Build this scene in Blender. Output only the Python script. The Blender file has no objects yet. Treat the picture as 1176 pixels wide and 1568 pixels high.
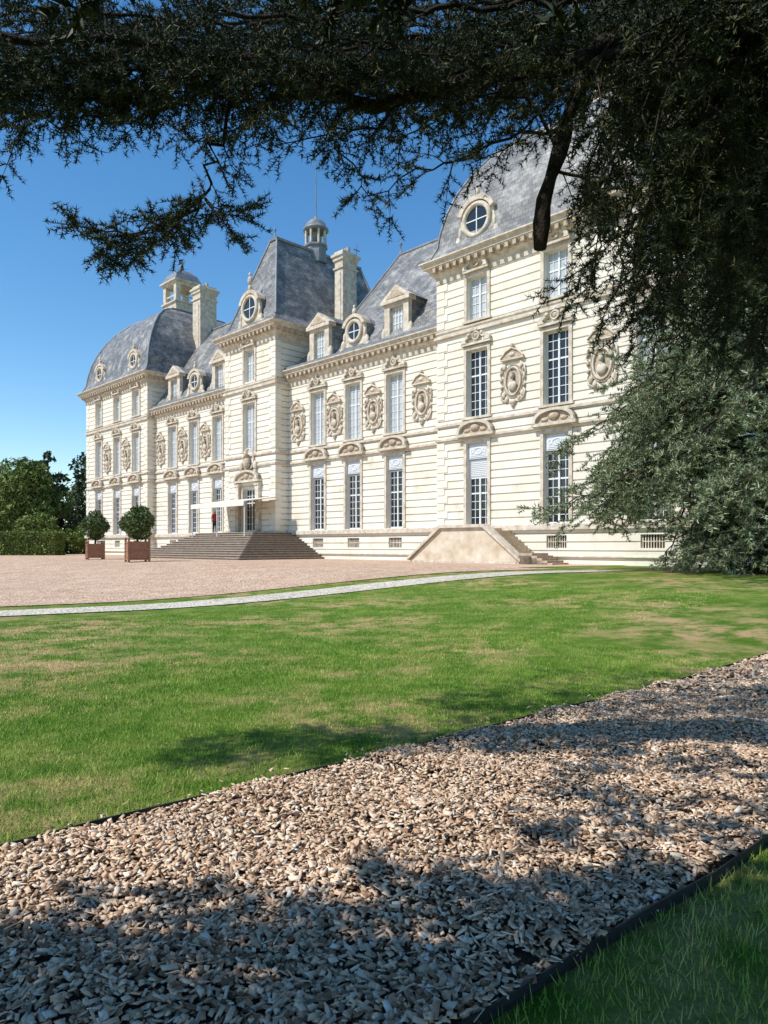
import bpy, math, random
import numpy as np
from mathutils import Vector, Matrix
random.seed(7); rng=np.random.default_rng(7)
scene=bpy.context.scene
col=scene.collection

# ------------------------------------------------------------ node helpers
def new_mat(name):
    m=bpy.data.materials.new(name); m.use_nodes=True
    nt=m.node_tree; b=nt.nodes['Principled BSDF']
    return m,nt,b
def N(nt,t,**k):
    n=nt.nodes.new(t)
    for a,v in k.items(): setattr(n,a,v)
    return n
def ramp(nt,fac,stops):
    r=N(nt,'ShaderNodeValToRGB'); e=r.color_ramp.elements
    while len(e)<len(stops): e.new(.5)
    for i,(p,c) in enumerate(stops):
        e[i].position=p; e[i].color=(c[0],c[1],c[2],1)
    nt.links.new(fac,r.inputs[0]); return r.outputs[0]
def noise(nt,scale,detail=4,rough=.55,vec=None,coord='Object'):
    n=N(nt,'ShaderNodeTexNoise'); n.inputs['Scale'].default_value=scale
    n.inputs['Detail'].default_value=detail; n.inputs['Roughness'].default_value=rough
    if vec is None:
        tc=N(nt,'ShaderNodeTexCoord'); vec=tc.outputs[coord]
    nt.links.new(vec,n.inputs['Vector']); return n.outputs['Fac']
def mixc(nt,fac,a,b,mode='MIX'):
    m=N(nt,'ShaderNodeMix',data_type='RGBA',blend_type=mode)
    for s,v in ((0,fac),(6,a),(7,b)):
        if hasattr(v,'is_linked') or isinstance(v,bpy.types.NodeSocket): nt.links.new(v,m.inputs[s])
        else: m.inputs[s].default_value=v if s==0 else (v[0],v[1],v[2],1)
    return m.outputs[2]
def bump(nt,b,h,strength=.3,dist=.02):
    n=N(nt,'ShaderNodeBump'); n.inputs['Strength'].default_value=strength; n.inputs['Distance'].default_value=dist
    nt.links.new(h,n.inputs['Height']); nt.links.new(n.outputs[0],b.inputs['Normal'])
def simple(name,c1,c2,scale=3,rough=.8,bs=.2,bd=.01,spec=.3,metal=0):
    m,nt,b=new_mat(name); f=noise(nt,scale)
    nt.links.new(ramp(nt,f,[(.3,c1),(.7,c2)]),b.inputs['Base Color'])
    b.inputs['Roughness'].default_value=rough; b.inputs['Specular IOR Level'].default_value=spec; b.inputs['Metallic'].default_value=metal
    if bs: bump(nt,b,noise(nt,scale*6),bs,bd)
    return m
def island(name,stops,rough=.8,spec=.2,noisestops=None,nscale=1,trans=0):
    m,nt,b=new_mat(name)
    g=N(nt,'ShaderNodeNewGeometry')
    c=ramp(nt,g.outputs['Random Per Island'],stops)
    if noisestops: c=mixc(nt,1.0,c,ramp(nt,noise(nt,nscale),noisestops),'MULTIPLY')
    nt.links.new(c,b.inputs['Base Color'])
    b.inputs['Roughness'].default_value=rough; b.inputs['Specular IOR Level'].default_value=spec
    return m

def stone_mat():
    m,nt,b=new_mat('tuffeau_stone')
    tc=N(nt,'ShaderNodeTexCoord'); sp=N(nt,'ShaderNodeSeparateXYZ'); nt.links.new(tc.outputs['Object'],sp.inputs[0])
    ad=N(nt,'ShaderNodeMath',operation='ADD'); nt.links.new(sp.outputs[0],ad.inputs[0]); nt.links.new(sp.outputs[1],ad.inputs[1])
    cb=N(nt,'ShaderNodeCombineXYZ'); nt.links.new(ad.outputs[0],cb.inputs[0]); nt.links.new(sp.outputs[2],cb.inputs[1])
    br=N(nt,'ShaderNodeTexBrick'); nt.links.new(cb.outputs[0],br.inputs['Vector'])
    br.inputs['Scale'].default_value=1; br.inputs['Brick Width'].default_value=1.1; br.inputs['Row Height'].default_value=.45
    br.inputs['Mortar Size'].default_value=.006; br.inputs['Color1'].default_value=(.80,.755,.655,1); br.inputs['Color2'].default_value=(.69,.63,.52,1)
    br.inputs['Mortar'].default_value=(.5,.45,.37,1)
    c=mixc(nt,.55,br.outputs['Color'],ramp(nt,noise(nt,.6,7,.7),[(.30,(.50,.40,.27)),(.42,(.74,.675,.555)),(.55,(.79,.745,.645)),(.75,(.82,.785,.70))]))
    nt.links.new(c,b.inputs['Base Color']); b.inputs['Roughness'].default_value=.9; b.inputs['Specular IOR Level'].default_value=.15
    bump(nt,b,noise(nt,9,6),.25,.02)
    return m
M_stone=stone_mat()
M_trim=simple('carved_stone',(.44,.36,.27),(.71,.645,.54),3,.9,.4,.03,.15)
M_warm=simple('weathered_stone',(.34,.26,.18),(.56,.47,.36),5,.9,.5,.03,.1)
M_stair=simple('stair_stone',(.50,.39,.26),(.72,.64,.52),1.6,.9,.4,.03,.1)
def slate_mat(name,k=1.0):
    m,nt,b=new_mat(name)
    tc=N(nt,'ShaderNodeTexCoord'); sp=N(nt,'ShaderNodeSeparateXYZ'); nt.links.new(tc.outputs['Object'],sp.inputs[0])
    ad=N(nt,'ShaderNodeMath',operation='ADD'); nt.links.new(sp.outputs[0],ad.inputs[0]); nt.links.new(sp.outputs[1],ad.inputs[1])
    cb=N(nt,'ShaderNodeCombineXYZ'); nt.links.new(ad.outputs[0],cb.inputs[0]); nt.links.new(sp.outputs[2],cb.inputs[1])
    br=N(nt,'ShaderNodeTexBrick'); nt.links.new(cb.outputs[0],br.inputs['Vector'])
    br.inputs['Scale'].default_value=1; br.inputs['Brick Width'].default_value=.36; br.inputs['Row Height'].default_value=.26
    br.inputs['Mortar Size'].default_value=.018; br.inputs['Bias'].default_value=-.1
    br.inputs['Color1'].default_value=(.10*k,.10*k,.10*k,1); br.inputs['Color2'].default_value=(.27*k,.265*k,.25*k,1); br.inputs['Mortar'].default_value=(.04,.04,.045,1)
    c=mixc(nt,.45,br.outputs['Color'],ramp(nt,noise(nt,.9,6,.75),[(.33,(.07*k,.07*k,.075*k)),(.5,(.17*k,.165*k,.16*k)),(.66,(.56*k,.54*k,.49*k))]))
    nt.links.new(c,b.inputs['Base Color']); b.inputs['Roughness'].default_value=.48; b.inputs['Specular IOR Level'].default_value=.4
    bump(nt,b,br.outputs['Fac'],-.5,.03)
    return m
M_slate=slate_mat('slate_roof',1.12)
M_lead=simple('lead_sheet',(.13,.14,.155),(.24,.255,.27),2,.5,.1,.01,.5)
M_white=simple('white_paint',(.66,.67,.66),(.74,.74,.72),8,.5,0)
M_pale=simple('inner_shutters',(.40,.43,.46),(.50,.53,.55),2,.3,0,.01,.6)
M_panel=simple('painted_panel',(.50,.55,.62),(.66,.70,.74),14,.6,.5,.03)
M_glass,nt,b=new_mat('window_glass'); b.inputs['Base Color'].default_value=(.02,.025,.03,1); b.inputs['Roughness'].default_value=.06; b.inputs['Specular IOR Level'].default_value=.6
bump(nt,b,noise(nt,1.5,2),.05,.05)
M_dark=simple('iron',(.02,.02,.022),(.04,.04,.04),9,.5,0)
M_bark=simple('cedar_bark',(.018,.014,.011),(.06,.048,.038),14,.95,.8,.02,.1)
M_twig=simple('twig_bark',(.035,.026,.018),(.09,.07,.05),14,.95,0)
M_needle=island('cedar_needles',[(0,(.018,.028,.014)),(.6,(.042,.060,.026)),(1,(.13,.125,.055))],.6,.2)
M_blue=island('blue_cedar_needles',[(0,(.075,.105,.045)),(.55,(.18,.22,.11)),(1,(.42,.44,.29))],.6,.25)
M_leafd=island('dark_leaves',[(0,(.018,.035,.012)),(1,(.06,.09,.03))],.6,.3)
M_leafl=island('light_leaves',[(0,(.055,.095,.02)),(1,(.20,.25,.05))],.6,.3)
M_leafo=island('orange_tree_leaves',[(0,(.03,.06,.015)),(1,(.13,.18,.04))],.4,.5)
M_box=simple('terracotta_planter_wood',(.26,.12,.07),(.36,.19,.11),6,.7,.2)

# ------------------------------------------------------------ mesh builder
class MB:
    def __init__(s): s.v=[]; s.f=[]; s.m=[]; s.sm=[]
    def add(s,vs,fs,m=0,sm=False):
        o=len(s.v); s.v+= [tuple(map(float,p)) for p in vs]
        for f in fs: s.f.append(tuple(i+o for i in f)); s.m.append(m); s.sm.append(sm)
    def quad(s,a,b,c,d,m=0): s.add([a,b,c,d],[(0,1,2,3)],m)
    def box(s,x0,x1,y0,y1,z0,z1,m=0):
        x0,x1=min(x0,x1),max(x0,x1); y0,y1=min(y0,y1),max(y0,y1)
        s.add([(x0,y0,z0),(x1,y0,z0),(x1,y1,z0),(x0,y1,z0),(x0,y0,z1),(x1,y0,z1),(x1,y1,z1),(x0,y1,z1)],
              [(0,3,2,1),(4,5,6,7),(0,1,5,4),(1,2,6,5),(2,3,7,6),(3,0,4,7)],m)
    def prismy(s,poly,y0,y1,m=0):
        n=len(poly); vs=[(x,y0,z) for x,z in poly]+[(x,y1,z) for x,z in poly]
        fs=[tuple(range(n)),tuple(range(2*n-1,n-1,-1))]+[(i,n+i,n+(i+1)%n,(i+1)%n) for i in range(n)]
        s.add(vs,fs,m)
    def prismx(s,poly,x0,x1,m=0):
        n=len(poly); vs=[(x0,y,z) for y,z in poly]+[(x1,y,z) for y,z in poly]
        fs=[tuple(range(n-1,-1,-1)),tuple(range(n,2*n))]+[(i,(i+1)%n,n+(i+1)%n,n+i) for i in range(n)]
        s.add(vs,fs,m)
    def rings(s,rings,m=0,cap=True,sm=False):
        n=len(rings[0]); vs=[p for r in rings for p in r]; fs=[]
        for k in range(len(rings)-1):
            for i in range(n):
                j=(i+1)%n; fs.append((k*n+i,k*n+j,(k+1)*n+j,(k+1)*n+i))
        s.add(vs,fs,m,sm)
        if cap:
            s.add(rings[-1],[tuple(range(n))],m); s.add(rings[0],[tuple(range(n-1,-1,-1))],m)
    def rectring(s,x0,x1,y0,y1,prof,m=0,cap=True):
        s.rings([[(x0-d,y0-d,z),(x1+d,y0-d,z),(x1+d,y1+d,z),(x0-d,y1+d,z)] for d,z in prof],m,cap)
    def lathe(s,c,prof,n=12,m=0,sm=True,rot=0):
        s.rings([[(c[0]+r*math.cos(rot+2*math.pi*i/n),c[1]+r*math.sin(rot+2*math.pi*i/n),c[2]+z) for i in range(n)] for r,z in prof],m,True,sm)
    def ell(s,c,r,m=0,n=10,k=6):
        s.rings([[(c[0]+r[0]*math.sin(a)*math.cos(2*math.pi*i/n),c[1]+r[1]*math.sin(a)*math.sin(2*math.pi*i/n),c[2]-r[2]*math.cos(a)) for i in range(n)] for a in [math.pi*(.04+.92*j/k) for j in range(k+1)]],m,True,True)
    def oval(s,c,rx,rz,tube,m=0,n=24,k=6):
        vs=[];fs=[]
        for i in range(n):
            a=2*math.pi*i/n
            for j in range(k):
                b=2*math.pi*j/k
                vs.append((c[0]+(rx+tube*math.cos(b))*math.cos(a),c[1]+tube*math.sin(b),c[2]+(rz+tube*math.cos(b))*math.sin(a)))
        for i in range(n):
            for j in range(k):
                fs.append((i*k+j,((i+1)%n)*k+j,((i+1)%n)*k+(j+1)%k,i*k+(j+1)%k))
        s.add(vs,fs,m,True)
    def tube(s,pts,rad,n=7,m=0):
        pts=[Vector(p) for p in pts]; R=[]
        for i,p in enumerate(pts):
            d=(pts[min(i+1,len(pts)-1)]-pts[max(i-1,0)]).normalized()
            a=d.cross(Vector((.13,.21,.97)));
            if a.length<.05: a=d.cross(Vector((1,0,0)))
            a.normalize(); b=d.cross(a); r=rad[i] if hasattr(rad,'__len__') else rad
            R.append([tuple(p+a*(r*math.cos(2*math.pi*k/n))+b*(r*math.sin(2*math.pi*k/n))) for k in range(n)])
        s.rings(R,m,True,True)
    def obj(s,name,mats,parent=None,loc=None):
        me=bpy.data.meshes.new(name); me.from_pydata(s.v,[],s.f); 
        for mm in mats: me.materials.append(mm)
        me.polygons.foreach_set('material_index',s.m); me.polygons.foreach_set('use_smooth',s.sm); me.update()
        o=bpy.data.objects.new(name,me); col.objects.link(o)
        if parent: o.parent=parent
        if loc: o.location=loc
        return o
def empty(name,loc=(0,0,0),rz=0):
    e=bpy.data.objects.new(name,None); col.objects.link(e); e.location=loc; e.rotation_euler=(0,0,rz); return e
def tri_obj(name,T,mat,parent=None):
    T=np.asarray(T,dtype=np.float32); M=T.shape[0]; me=bpy.data.meshes.new(name)
    me.vertices.add(M*3); me.vertices.foreach_set('co',T.reshape(-1))
    me.loops.add(M*3); me.loops.foreach_set('vertex_index',np.arange(M*3,dtype=np.int32))
    me.polygons.add(M); me.polygons.foreach_set('loop_start',np.arange(0,M*3,3,dtype=np.int32))
    me.update(calc_edges=True); me.validate(); me.materials.append(mat)
    o=bpy.data.objects.new(name,me); col.objects.link(o)
    if parent: o.parent=parent
    return o

# ------------------------------------------------------------ frame of the facade
P0=(13.56,32.65); U=(-.7019,.7123); NN=(-.7123,-.7019)
ZB=.65
def FW(t,o,z=0): return (P0[0]+U[0]*t+NN[0]*o,P0[1]+U[1]*t+NN[1]*o,z)
def g(X,Y):
    s=X*.7123+Y*.7019; u=np.clip((s-8)/14,0,1); return ZB*u*u*(3-2*u)

chateau=empty('chateau',(P0[0],P0[1],0),math.atan2(U[1],U[0]))

W=MB(); WIN=MB(); TR=MB(); RF=MB()
def strip(A,B,z0,z1,nx,ny,m=0,H=.45):
    prof=[(0,z0)]
    k=math.ceil((z0+.06)/H)
    while k*H<z1-.06:
        z=k*H; prof+= [(0,z-.038),(-.09,z-.018),(-.09,z+.018),(0,z+.038)]; k+=1
    prof.append((0,z1))
    vs=[];fs=[]
    for d,z in prof:
        vs.append((A[0]+nx*d,A[1]+ny*d,z)); vs.append((B[0]+nx*d,B[1]+ny*d,z))
    for i in range(len(prof)-1): fs.append((2*i,2*i+1,2*i+3,2*i+2))
    W.add(vs,fs,m)
def front(t0,t1,o,z0,z1,ops):
    xs=sorted(set([t0,t1]+[q for c,w,a,b in ops for q in (c-w/2,c+w/2)]))
    for a,b in zip(xs[:-1],xs[1:]):
        m=(a+b)/2; cov=sorted([(zb,zt) for c,w,zb,zt in ops if abs(c-m)<w/2])
        z=z0
        for zb,zt in cov:
            if zb>z: strip((a,o),(b,o),z,zb,0,1)
            z=zt
        if z<z1: strip((a,o),(b,o),z,z1,0,1)
    for c,w,zb,zt in ops:
        a,b=c-w/2,c+w/2; i=o-.38
        W.quad((a,o,zb),(a,i,zb),(a,i,zt),(a,o,zt)); W.quad((b,o,zb),(b,o,zt),(b,i,zt),(b,i,zb))
        W.quad((a,o,zt),(a,i,zt),(b,i,zt),(b,o,zt)); W.quad((a,o,zb),(b,o,zb),(b,i,zb),(a,i,zb))
        W.quad((a,i-.002,zb),(b,i-.002,zb),(b,i-.002,zt),(a,i-.002,zt))
def casement(c,w,zb,zt,o,pane=1,cols=4,rowh=.48):
    i=o-.33
    WIN.quad((c-w/2,i,zb),(c+w/2,i,zb),(c+w/2,i,zt),(c-w/2,i,zt),pane)
    f=.08
    WIN.box(c-w/2,c-w/2+f,i-.02,i+.07,zb,zt); WIN.box(c+w/2-f,c+w/2,i-.02,i+.07,zb,zt)
    WIN.box(c-w/2+f,c+w/2-f,i-.02,i+.068,zt-f,zt); WIN.box(c-w/2+f,c+w/2-f,i-.02,i+.068,zb,zb+f)
    WIN.box(c-.05,c+.05,i-.02,i+.085,zb+f,zt-f)
    for k in range(1,cols):
        if k*2==cols: continue
        x=c-w/2+w*k/cols; WIN.box(x-.016,x+.016,i-.02,i+.04,zb+f,zt-f)
    n=max(1,round((zt-zb)/rowh))
    for k in range(1,n):
        z=zb+(zt-zb)*k/n; h=.045 if k==round(n*.68) else .016
        WIN.box(c-w/2+f,c+w/2-f,i-.02,i+.036,z-h,z+h)
def surround(c,w,zb,zt,o):
    a=.2
    TR.box(c-w/2-a,c-w/2-.002,o-.1,o+.08,zb,zt+a); TR.box(c+w/2+.002,c+w/2+a,o-.1,o+.08,zb,zt+a)
    TR.box(c-w/2-.002,c+w/2+.002,o-.1,o+.078,zt+.002,zt+a-.002)
def segped(c,o,z,w=2.5,h=.75):
    R=[(c+w/2*math.cos(math.pi*(1-k/12)),z+h*math.sin(math.pi*k/12)**.8) for k in range(13)]
    TR.prismy(R,o-.05,o+.22,1)
    for k in range(12):
        (x0,z0),(x1,z1)=R[k],R[k+1]
        q=[(x0,z0),(x1,z1),(c+(x1-c)*.86,z+(z1-z)*.8),(c+(x0-c)*.86,z+(z0-z)*.8)]
        TR.prismy(q,o-.05,o+.4,0)
    TR.box(c-w/2-.08,c+w/2+.08,o-.05,o+.38,z-.16,z-.003)
    TR.ell((c,o+.25,z+.32),(.34,.12,.2),1); 
    for s in (-1,1): TR.ell((c+s*.58,o+.23,z+.18),(.24,.08,.11),1)
def scrollped(c,o,z,w=2.1):
    TR.box(c-w/2,c+w/2,o-.05,o+.22,z,z+.12)
    for s in (-1,1):
        pts=[(c+s*w*.48,z+.13),(c+s*w*.50,z+.28),(c+s*w*.36,z+.5),(c+s*w*.2,z+.62),(c+s*w*.2,z+.48),(c+s*w*.34,z+.3),(c+s*w*.3,z+.13)]
        if s>0: pts=pts[::-1]
        TR.prismy(pts,o-.05,o+.25,0)
        TR.ell((c+s*w*.22,o+.22,z+.56),(.12,.1,.12),0)
    TR.oval((c,o+.16,z+.48),.23,.22,.06,0,16,5); TR.ell((c,o+.1,z+.48),(.19,.13,.18),1)
    TR.ell((c,o+.15,z+.82),(.1,.09,.12),0)
def niche(c,o,zc=10.6):
    TR.ell((c,o-.03,zc),(.46,.07,.70),1,20,8)
    TR.oval((c,o+.06,zc),.50,.76,.075,0)
    TR.oval((c,o+.03,zc),.63,.90,.04,1)
    TR.ell((c,o+.16,zc+.26),(.13,.15,.19),0); TR.ell((c,o+.12,zc-.26),(.30,.13,.27),0); TR.ell((c,o+.12,zc+.0),(.1,.1,.14),0)
    TR.ell((c+.02,o+.15,zc+.4),(.14,.14,.1),1)
    for s in (-1,1):
        for dz,dx,rr in ((.82,.55,.13),(.55,.70,.09),(.1,.76,.1),(-.3,.74,.09),(-.72,.62,.14),(-.98,.4,.12)):
            TR.ell((c+s*dx,o+.06,zc+dz),(rr,.09,rr*1.35),0 if rr>.1 else 1,8,5)
        TR.tube([(c+s*.50,o+.06,zc+1.0),(c+s*.76,o+.09,zc+.78),(c+s*.84,o+.06,zc+.4),(c+s*.72,o+.04,zc+.2)],[.05,.06,.05,.03],6,0)
        TR.tube([(c+s*.44,o+.05,zc-1.1),(c+s*.72,o+.09,zc-.95),(c+s*.80,o+.06,zc-.6),(c+s*.68,o+.04,zc-.35)],[.05,.06,.05,.03],6,0)
    R=[(c-.72,zc+1.22),(c-.72,zc+1.3),(c-.4,zc+1.62),(c,zc+1.78),(c+.4,zc+1.62),(c+.72,zc+1.3),(c+.72,zc+1.22)]
    TR.prismy(R,o-.05,o+.16,1)
    TR.tube([(c-.75,o+.18,zc+1.28),(c-.4,o+.2,zc+1.62),(c,o+.2,zc+1.78),(c+.4,o+.2,zc+1.62),(c+.75,o+.18,zc+1.28)],.055,6,0)
    TR.box(c-.76,c+.76,o-.05,o+.2,zc+1.16,zc+1.23,0)
    TR.ell((c,o+.15,zc+1.44),(.2,.09,.12),0); TR.ell((c,o+.14,zc+1.92),(.12,.1,.15),0)
    TR.ell((c,o+.08,zc-1.12),(.26,.1,.13),0); TR.ell((c,o+.06,zc-1.32),(.13,.08,.12),1)
def vent(c,o):
    WIN.quad((c-.6,o-.22,1.5),(c+.6,o-.22,1.5),(c+.6,o-.22,2.15),(c-.6,o-.22,2.15),1)
    for k in range(9):
        x=c-.54+k*.135; WIN.box(x-.025,x+.025,o-.16,o-.12,1.5,2.15,5)
    WIN.box(c-.6,c+.6,o-.17,o-.11,1.8,1.84,5)

GW=1.5
def bay(c,o,ground='glass',first='pale',second=None,half=False):
    ops=[(c,GW,2.78,7.5),(c,GW,9.0,12.85),(c,1.2,1.5,2.15)]
    top=5.55 if half else 6.55
    casement(c,GW,2.78,top,o,1)
    if half:
        WIN.box(c-GW/2,c+GW/2,o-.36,o-.25,5.55,6.6,2)
        for k in range(9): WIN.box(c-GW/2+.1,c+GW/2-.1,o-.25,o-.235,5.63+k*.105,5.68+k*.105,0)
        for s in (-1,1): WIN.box(c+s*GW/2-.001*s,c+s*(GW/2-.09),o-.24,o-.2,5.55,6.6,0)
    WIN.box(c-GW/2,c+GW/2,o-.36,o-.14,6.6,7.5,3)
    WIN.box(c-GW/2+.12,c+GW/2-.12,o-.14,o-.11,6.68,7.4,0)
    WIN.box(c-GW/2+.2,c+GW/2-.2,o-.11,o-.09,6.76,7.32,3)
    WIN.oval((c,0+o-.09,7.04),.3,.18,.045,0,16,4)
    for s in (-1,1): WIN.oval((c+s*.42,o-.09,7.04),.1,.12,.03,0,10,4)
    surround(c,GW,2.78,7.5,o); segped(c,o,8.02)
    casement(c,GW,9.0,12.85,o,2 if first=='pale' else 1)
    surround(c,GW,9.0,12.85,o)
    TR.box(c-GW/2-.3,c+GW/2+.3,o-.05,o+.16,8.86,8.995)
    scrollped(c,o,13.1)
    vent(c,o)
    if second:
        ops.append((c,1.45,14.55,17.05)); casement(c,1.45,14.55,17.05,o,2); surround(c,1.45,14.55,17.05,o)
        TR.box(c-1,c+1,o-.05,o+.14,14.42,14.548)
        scrollped(c,o+.03,17.28,1.8)
    return ops

WO=-.8
ZP=17.3
pavs=[(-1.6,14.74,0,(11.73,6.56,1.39),(9.25,3.95)),(52.0,66.5,0,(63.2,58.7,54.4),(61,56.5))]
wings=[(14.74,30.56,(27.0,23.15,19.1),(16.7,21.1,25.1,29.3)),(37.5,52.0,(48.5,44.6,40.6),(50.8,46.6,42.6,38.5))]
DEP=16
corn=[(0,0),(.05,.0),(.08,.35),(.3,.62),(.34,.62),(.36,.8),(.62,.92),(.66,1.1),(.82,1.2),(.82,1.28),(.1,1.32)]
def cornice(t0,t1,y0,y1,z,scale=1,h=1):
    TR.rectring(t0,t1,y0,y1,[(d*scale,z+dz*h) for d,dz in corn],0,False)
    TR.quad((t0-.1,y0-.1,z+1.32*h),(t1+.1,y0-.1,z+1.32*h),(t1+.1,y1+.1,z+1.32*h),(t0-.1,y1+.1,z+1.32*h))
    x=t0
    while x<t1+.2:
        TR.box(x-.11,x+.11,y1,y1+.58*scale,z+.62*h,z+.87*h,1); x+=.52
    x=y1
    while x>y0:
        TR.box(t0-.58*scale,t0,x-.11,x+.11,z+.62*h,z+.87*h,1)
        x-=.52
def bandr(t0,t1,y0,y1,z0,z1,out):
    TR.rectring(t0,t1,y0,y1,[(0,z0),(out,z0+.03),(out,z1-.05),(out*.4,z1),(0,z1)],0,False)
for t0,t1,o,ws,ns in pavs:
    ops=[]
    for i,c in enumerate(ws):
        near=(t0<10)
        ops+=bay(c,o,first='glass' if near and i<2 else 'pale',second=True,half=near and i==0)
    front(t0,t1,o,ZB-.3,ZP,ops)
    for n in ns: niche(n,o)
    strip((t0,o-DEP),(t0,o),ZB-.3,ZP,-1,0); strip((t1,o),(t1,o-DEP),ZB-.3,ZP,1,0); strip((t1,o-DEP),(t0,o-DEP),ZB-.3,ZP,0,-1)
    cornice(t0,t1,o-DEP,o,ZP-.1)
    for a,b_,q in ((2.42,2.76,.18),(7.78,7.98,.12),(8.62,8.84,.12),(13.86,14.1,.16),(14.2,14.36,.08),(1.0,1.12,.08)): bandr(t0,t1,o-DEP,o,a,b_,q)
for t0,t1,ws,ns in wings:
    ops=[]
    for c in ws: ops+=bay(c,WO)
    front(t0,t1,WO,ZB-.3,13.8,ops)
    for n in ns: niche(n,WO)
    strip((t1,WO-12),(t0,WO-12),ZB-.3,13.8,0,-1)
    cornice(t0-.3,t1+.3,WO-12,WO,13.7,.85,.9)
    for a,b_,q in ((2.42,2.76,.18),(7.78,7.98,.12),(8.62,8.84,.12),(1.0,1.12,.08)): bandr(t0-.2,t1+.2,WO-12,WO,a,b_,q)
CT0,CT1,CO,CD=30.56,37.5,.4,13.2
CC=34.0
ops=[(CC,1.7,2.78,6.1),(CC,1.6,9.0,12.85),(CC,1.45,14.55,17.05)]
front(CT0,CT1,CO,ZB-.3,ZP,ops)
for a,b_ in ((CT0,-1),(CT1,1)):
    A,B=((a,CO-CD),(a,CO)) if b_<0 else ((a,CO),(a,CO-CD))
    strip(A,B,ZB-.3,ZP,b_,0)
strip((CT1,CO-CD),(CT0,CO-CD),ZB-.3,ZP,0,-1)
cornice(CT0,CT1,CO-CD,CO,ZP-.1)
for a,b_,q in ((2.42,2.76,.18),(7.78,7.98,.12),(8.62,8.84,.12),(13.86,14.1,.16),(14.2,14.36,.08),(1.0,1.12,.08)): bandr(CT0,CT1,CO-CD,CO,a,b_,q)
casement(CC,1.7,2.78,6.1,CO,1,4,.55); surround(CC,1.7,2.78,6.1,CO)
casement(CC,1.6,9,12.85,CO,2); surround(CC,1.6,9,12.85,CO); scrollped(CC,CO,13.1)
casement(CC,1.45,14.55,17.05,CO,2); surround(CC,1.45,14.55,17.05,CO); scrollped(CC,CO+.03,17.28,1.8)
for s in (-1,1):
    TR.box(CC+s*1.15,CC+s*1.6,CO-.05,CO+.3,2.78,6.3); TR.box(CC+s*1.08,CC+s*1.67,CO-.05,CO+.36,6.3,6.55)
segped(CC,CO+.08,6.75,3.3,.8); TR.ell((CC,CO+.3,8.1),(.38,.22,.45),1); TR.ell((CC,CO+.35,8.75),(.18,.18,.25),1); TR.oval((CC,CO+.1,8.4),.7,.85,.08,0)
for s in (-1,1): TR.ell((CC+s*.95,CO+.15,7.9),(.25,.12,.35),0)
for t0,t1,o in ((-1.6,14.74,0),(52,66.5,0),(CT0,CT1,CO)):
    for (a,b_) in ((t0,t0+.8),(t1-.8,t1)):
        z=2.78; k=0
        while z<ZP-.4:
            ww=.8 if k%2 else .55
            x0,x1=(a-.035,a+ww) if a==t0 else (b_-ww,b_+.035)
            if not(7.7<z+.2<8.9) and not (13.6<z+.2<14.4): TR.box(x0,x1,o-.5,o+.035,z+.03,z+.42,2)
            z+=.45; k+=1

# ------------------------------------------------------------ roofs
def dome(t0,t1,y0,y1,z):
    prof=[(-.45,0),(-.25,.35),(0,.9),(.12,1.8),(.4,3.0),(.85,4.2),(1.5,5.4),(2.4,6.6),(3.5,7.6),(4.7,8.3),(5.8,8.75)]
    P=[]
    for i in range(len(prof)-1):
        for k in range(3):
            f=k/3; P.append((prof[i][0]*(1-f)+prof[i+1][0]*f,prof[i][1]*(1-f)+prof[i+1][1]*f))
    P.append(prof[-1])
    RF.rectring(t0,t1,y0,y1,[(-d,z+h) for d,h in P],0,True)
    d,h=P[-1]; RF.rectring(t0,t1,y0,y1,[(-d+.12,z+h-.1),(-d+.2,z+h+.1),(-d-.3,z+h+.3)],1,True)
    for cx,sx in ((t0,1),(t1,-1)):
        for cy,sy in ((y0,1),(y1,-1)):
            RF.tube([(cx+sx*d,cy+sy*d,z+h) for d,h in P],.09,6,1)
def finial(x,y,z,h=1.2):
    RF.lathe((x,y,z),[(.12,0),(.16,.1*h),(.05,.2*h),(.04,.5*h),(.14,.62*h),(.04,.75*h),(.01,h)],8,1)
def campanile(x,y,z):
    a=1.45
    RF.box(x-a,x+a,y-a,y+a,z,z+1.0,2); RF.rectring(x-a,x+a,y-a,y+a,[(0,z+1),(.18,z+1.05),(.18,z+1.2),(0,z+1.25)],2)
    for sx in (-1,1):
        for sy in (-1,1):
            RF.box(x+sx*(a-.55),x+sx*a,y+sy*(a-.55),y+sy*a,z+1.25,z+3.2,2)
    for s in (-1,1):
        RF.box(x-a+.56,x+a-.56,y+s*(a-.1),y+s*(a-.2),z+1.8,z+1.95,2)
        RF.box(x+s*(a-.1),x+s*(a-.2),y-a+.56,y+a-.56,z+1.8,z+1.95,2)
    RF.rectring(x-a,x+a,y-a,y+a,[(-.4,z+3.0),(0,z+3.0),(.1,z+3.25),(.3,z+3.35),(.3,z+3.5),(0,z+3.55)],2)
    RF.rectring(x-a,x+a,y-a,y+a,[(.15,z+3.55),(0,z+3.9),(-.25,z+4.4),(-.7,z+4.85),(-1.2,z+5.05)],1)
    RF.ell((x,y,z+5.4),(.25,.25,.4),1); RF.ell((x,y,z+5.95),(.13,.13,.2),1); finial(x,y,z+6,.5)
for (t0,t1,o,ws,ns) in pavs:
    dome(t0,t1,o-DEP,o,ZP+1.2)
campanile(59.2,-7.6,27.2); campanile(6.6,-7.6,27.2)
ze=ZP+1.2
rx=CC
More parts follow.
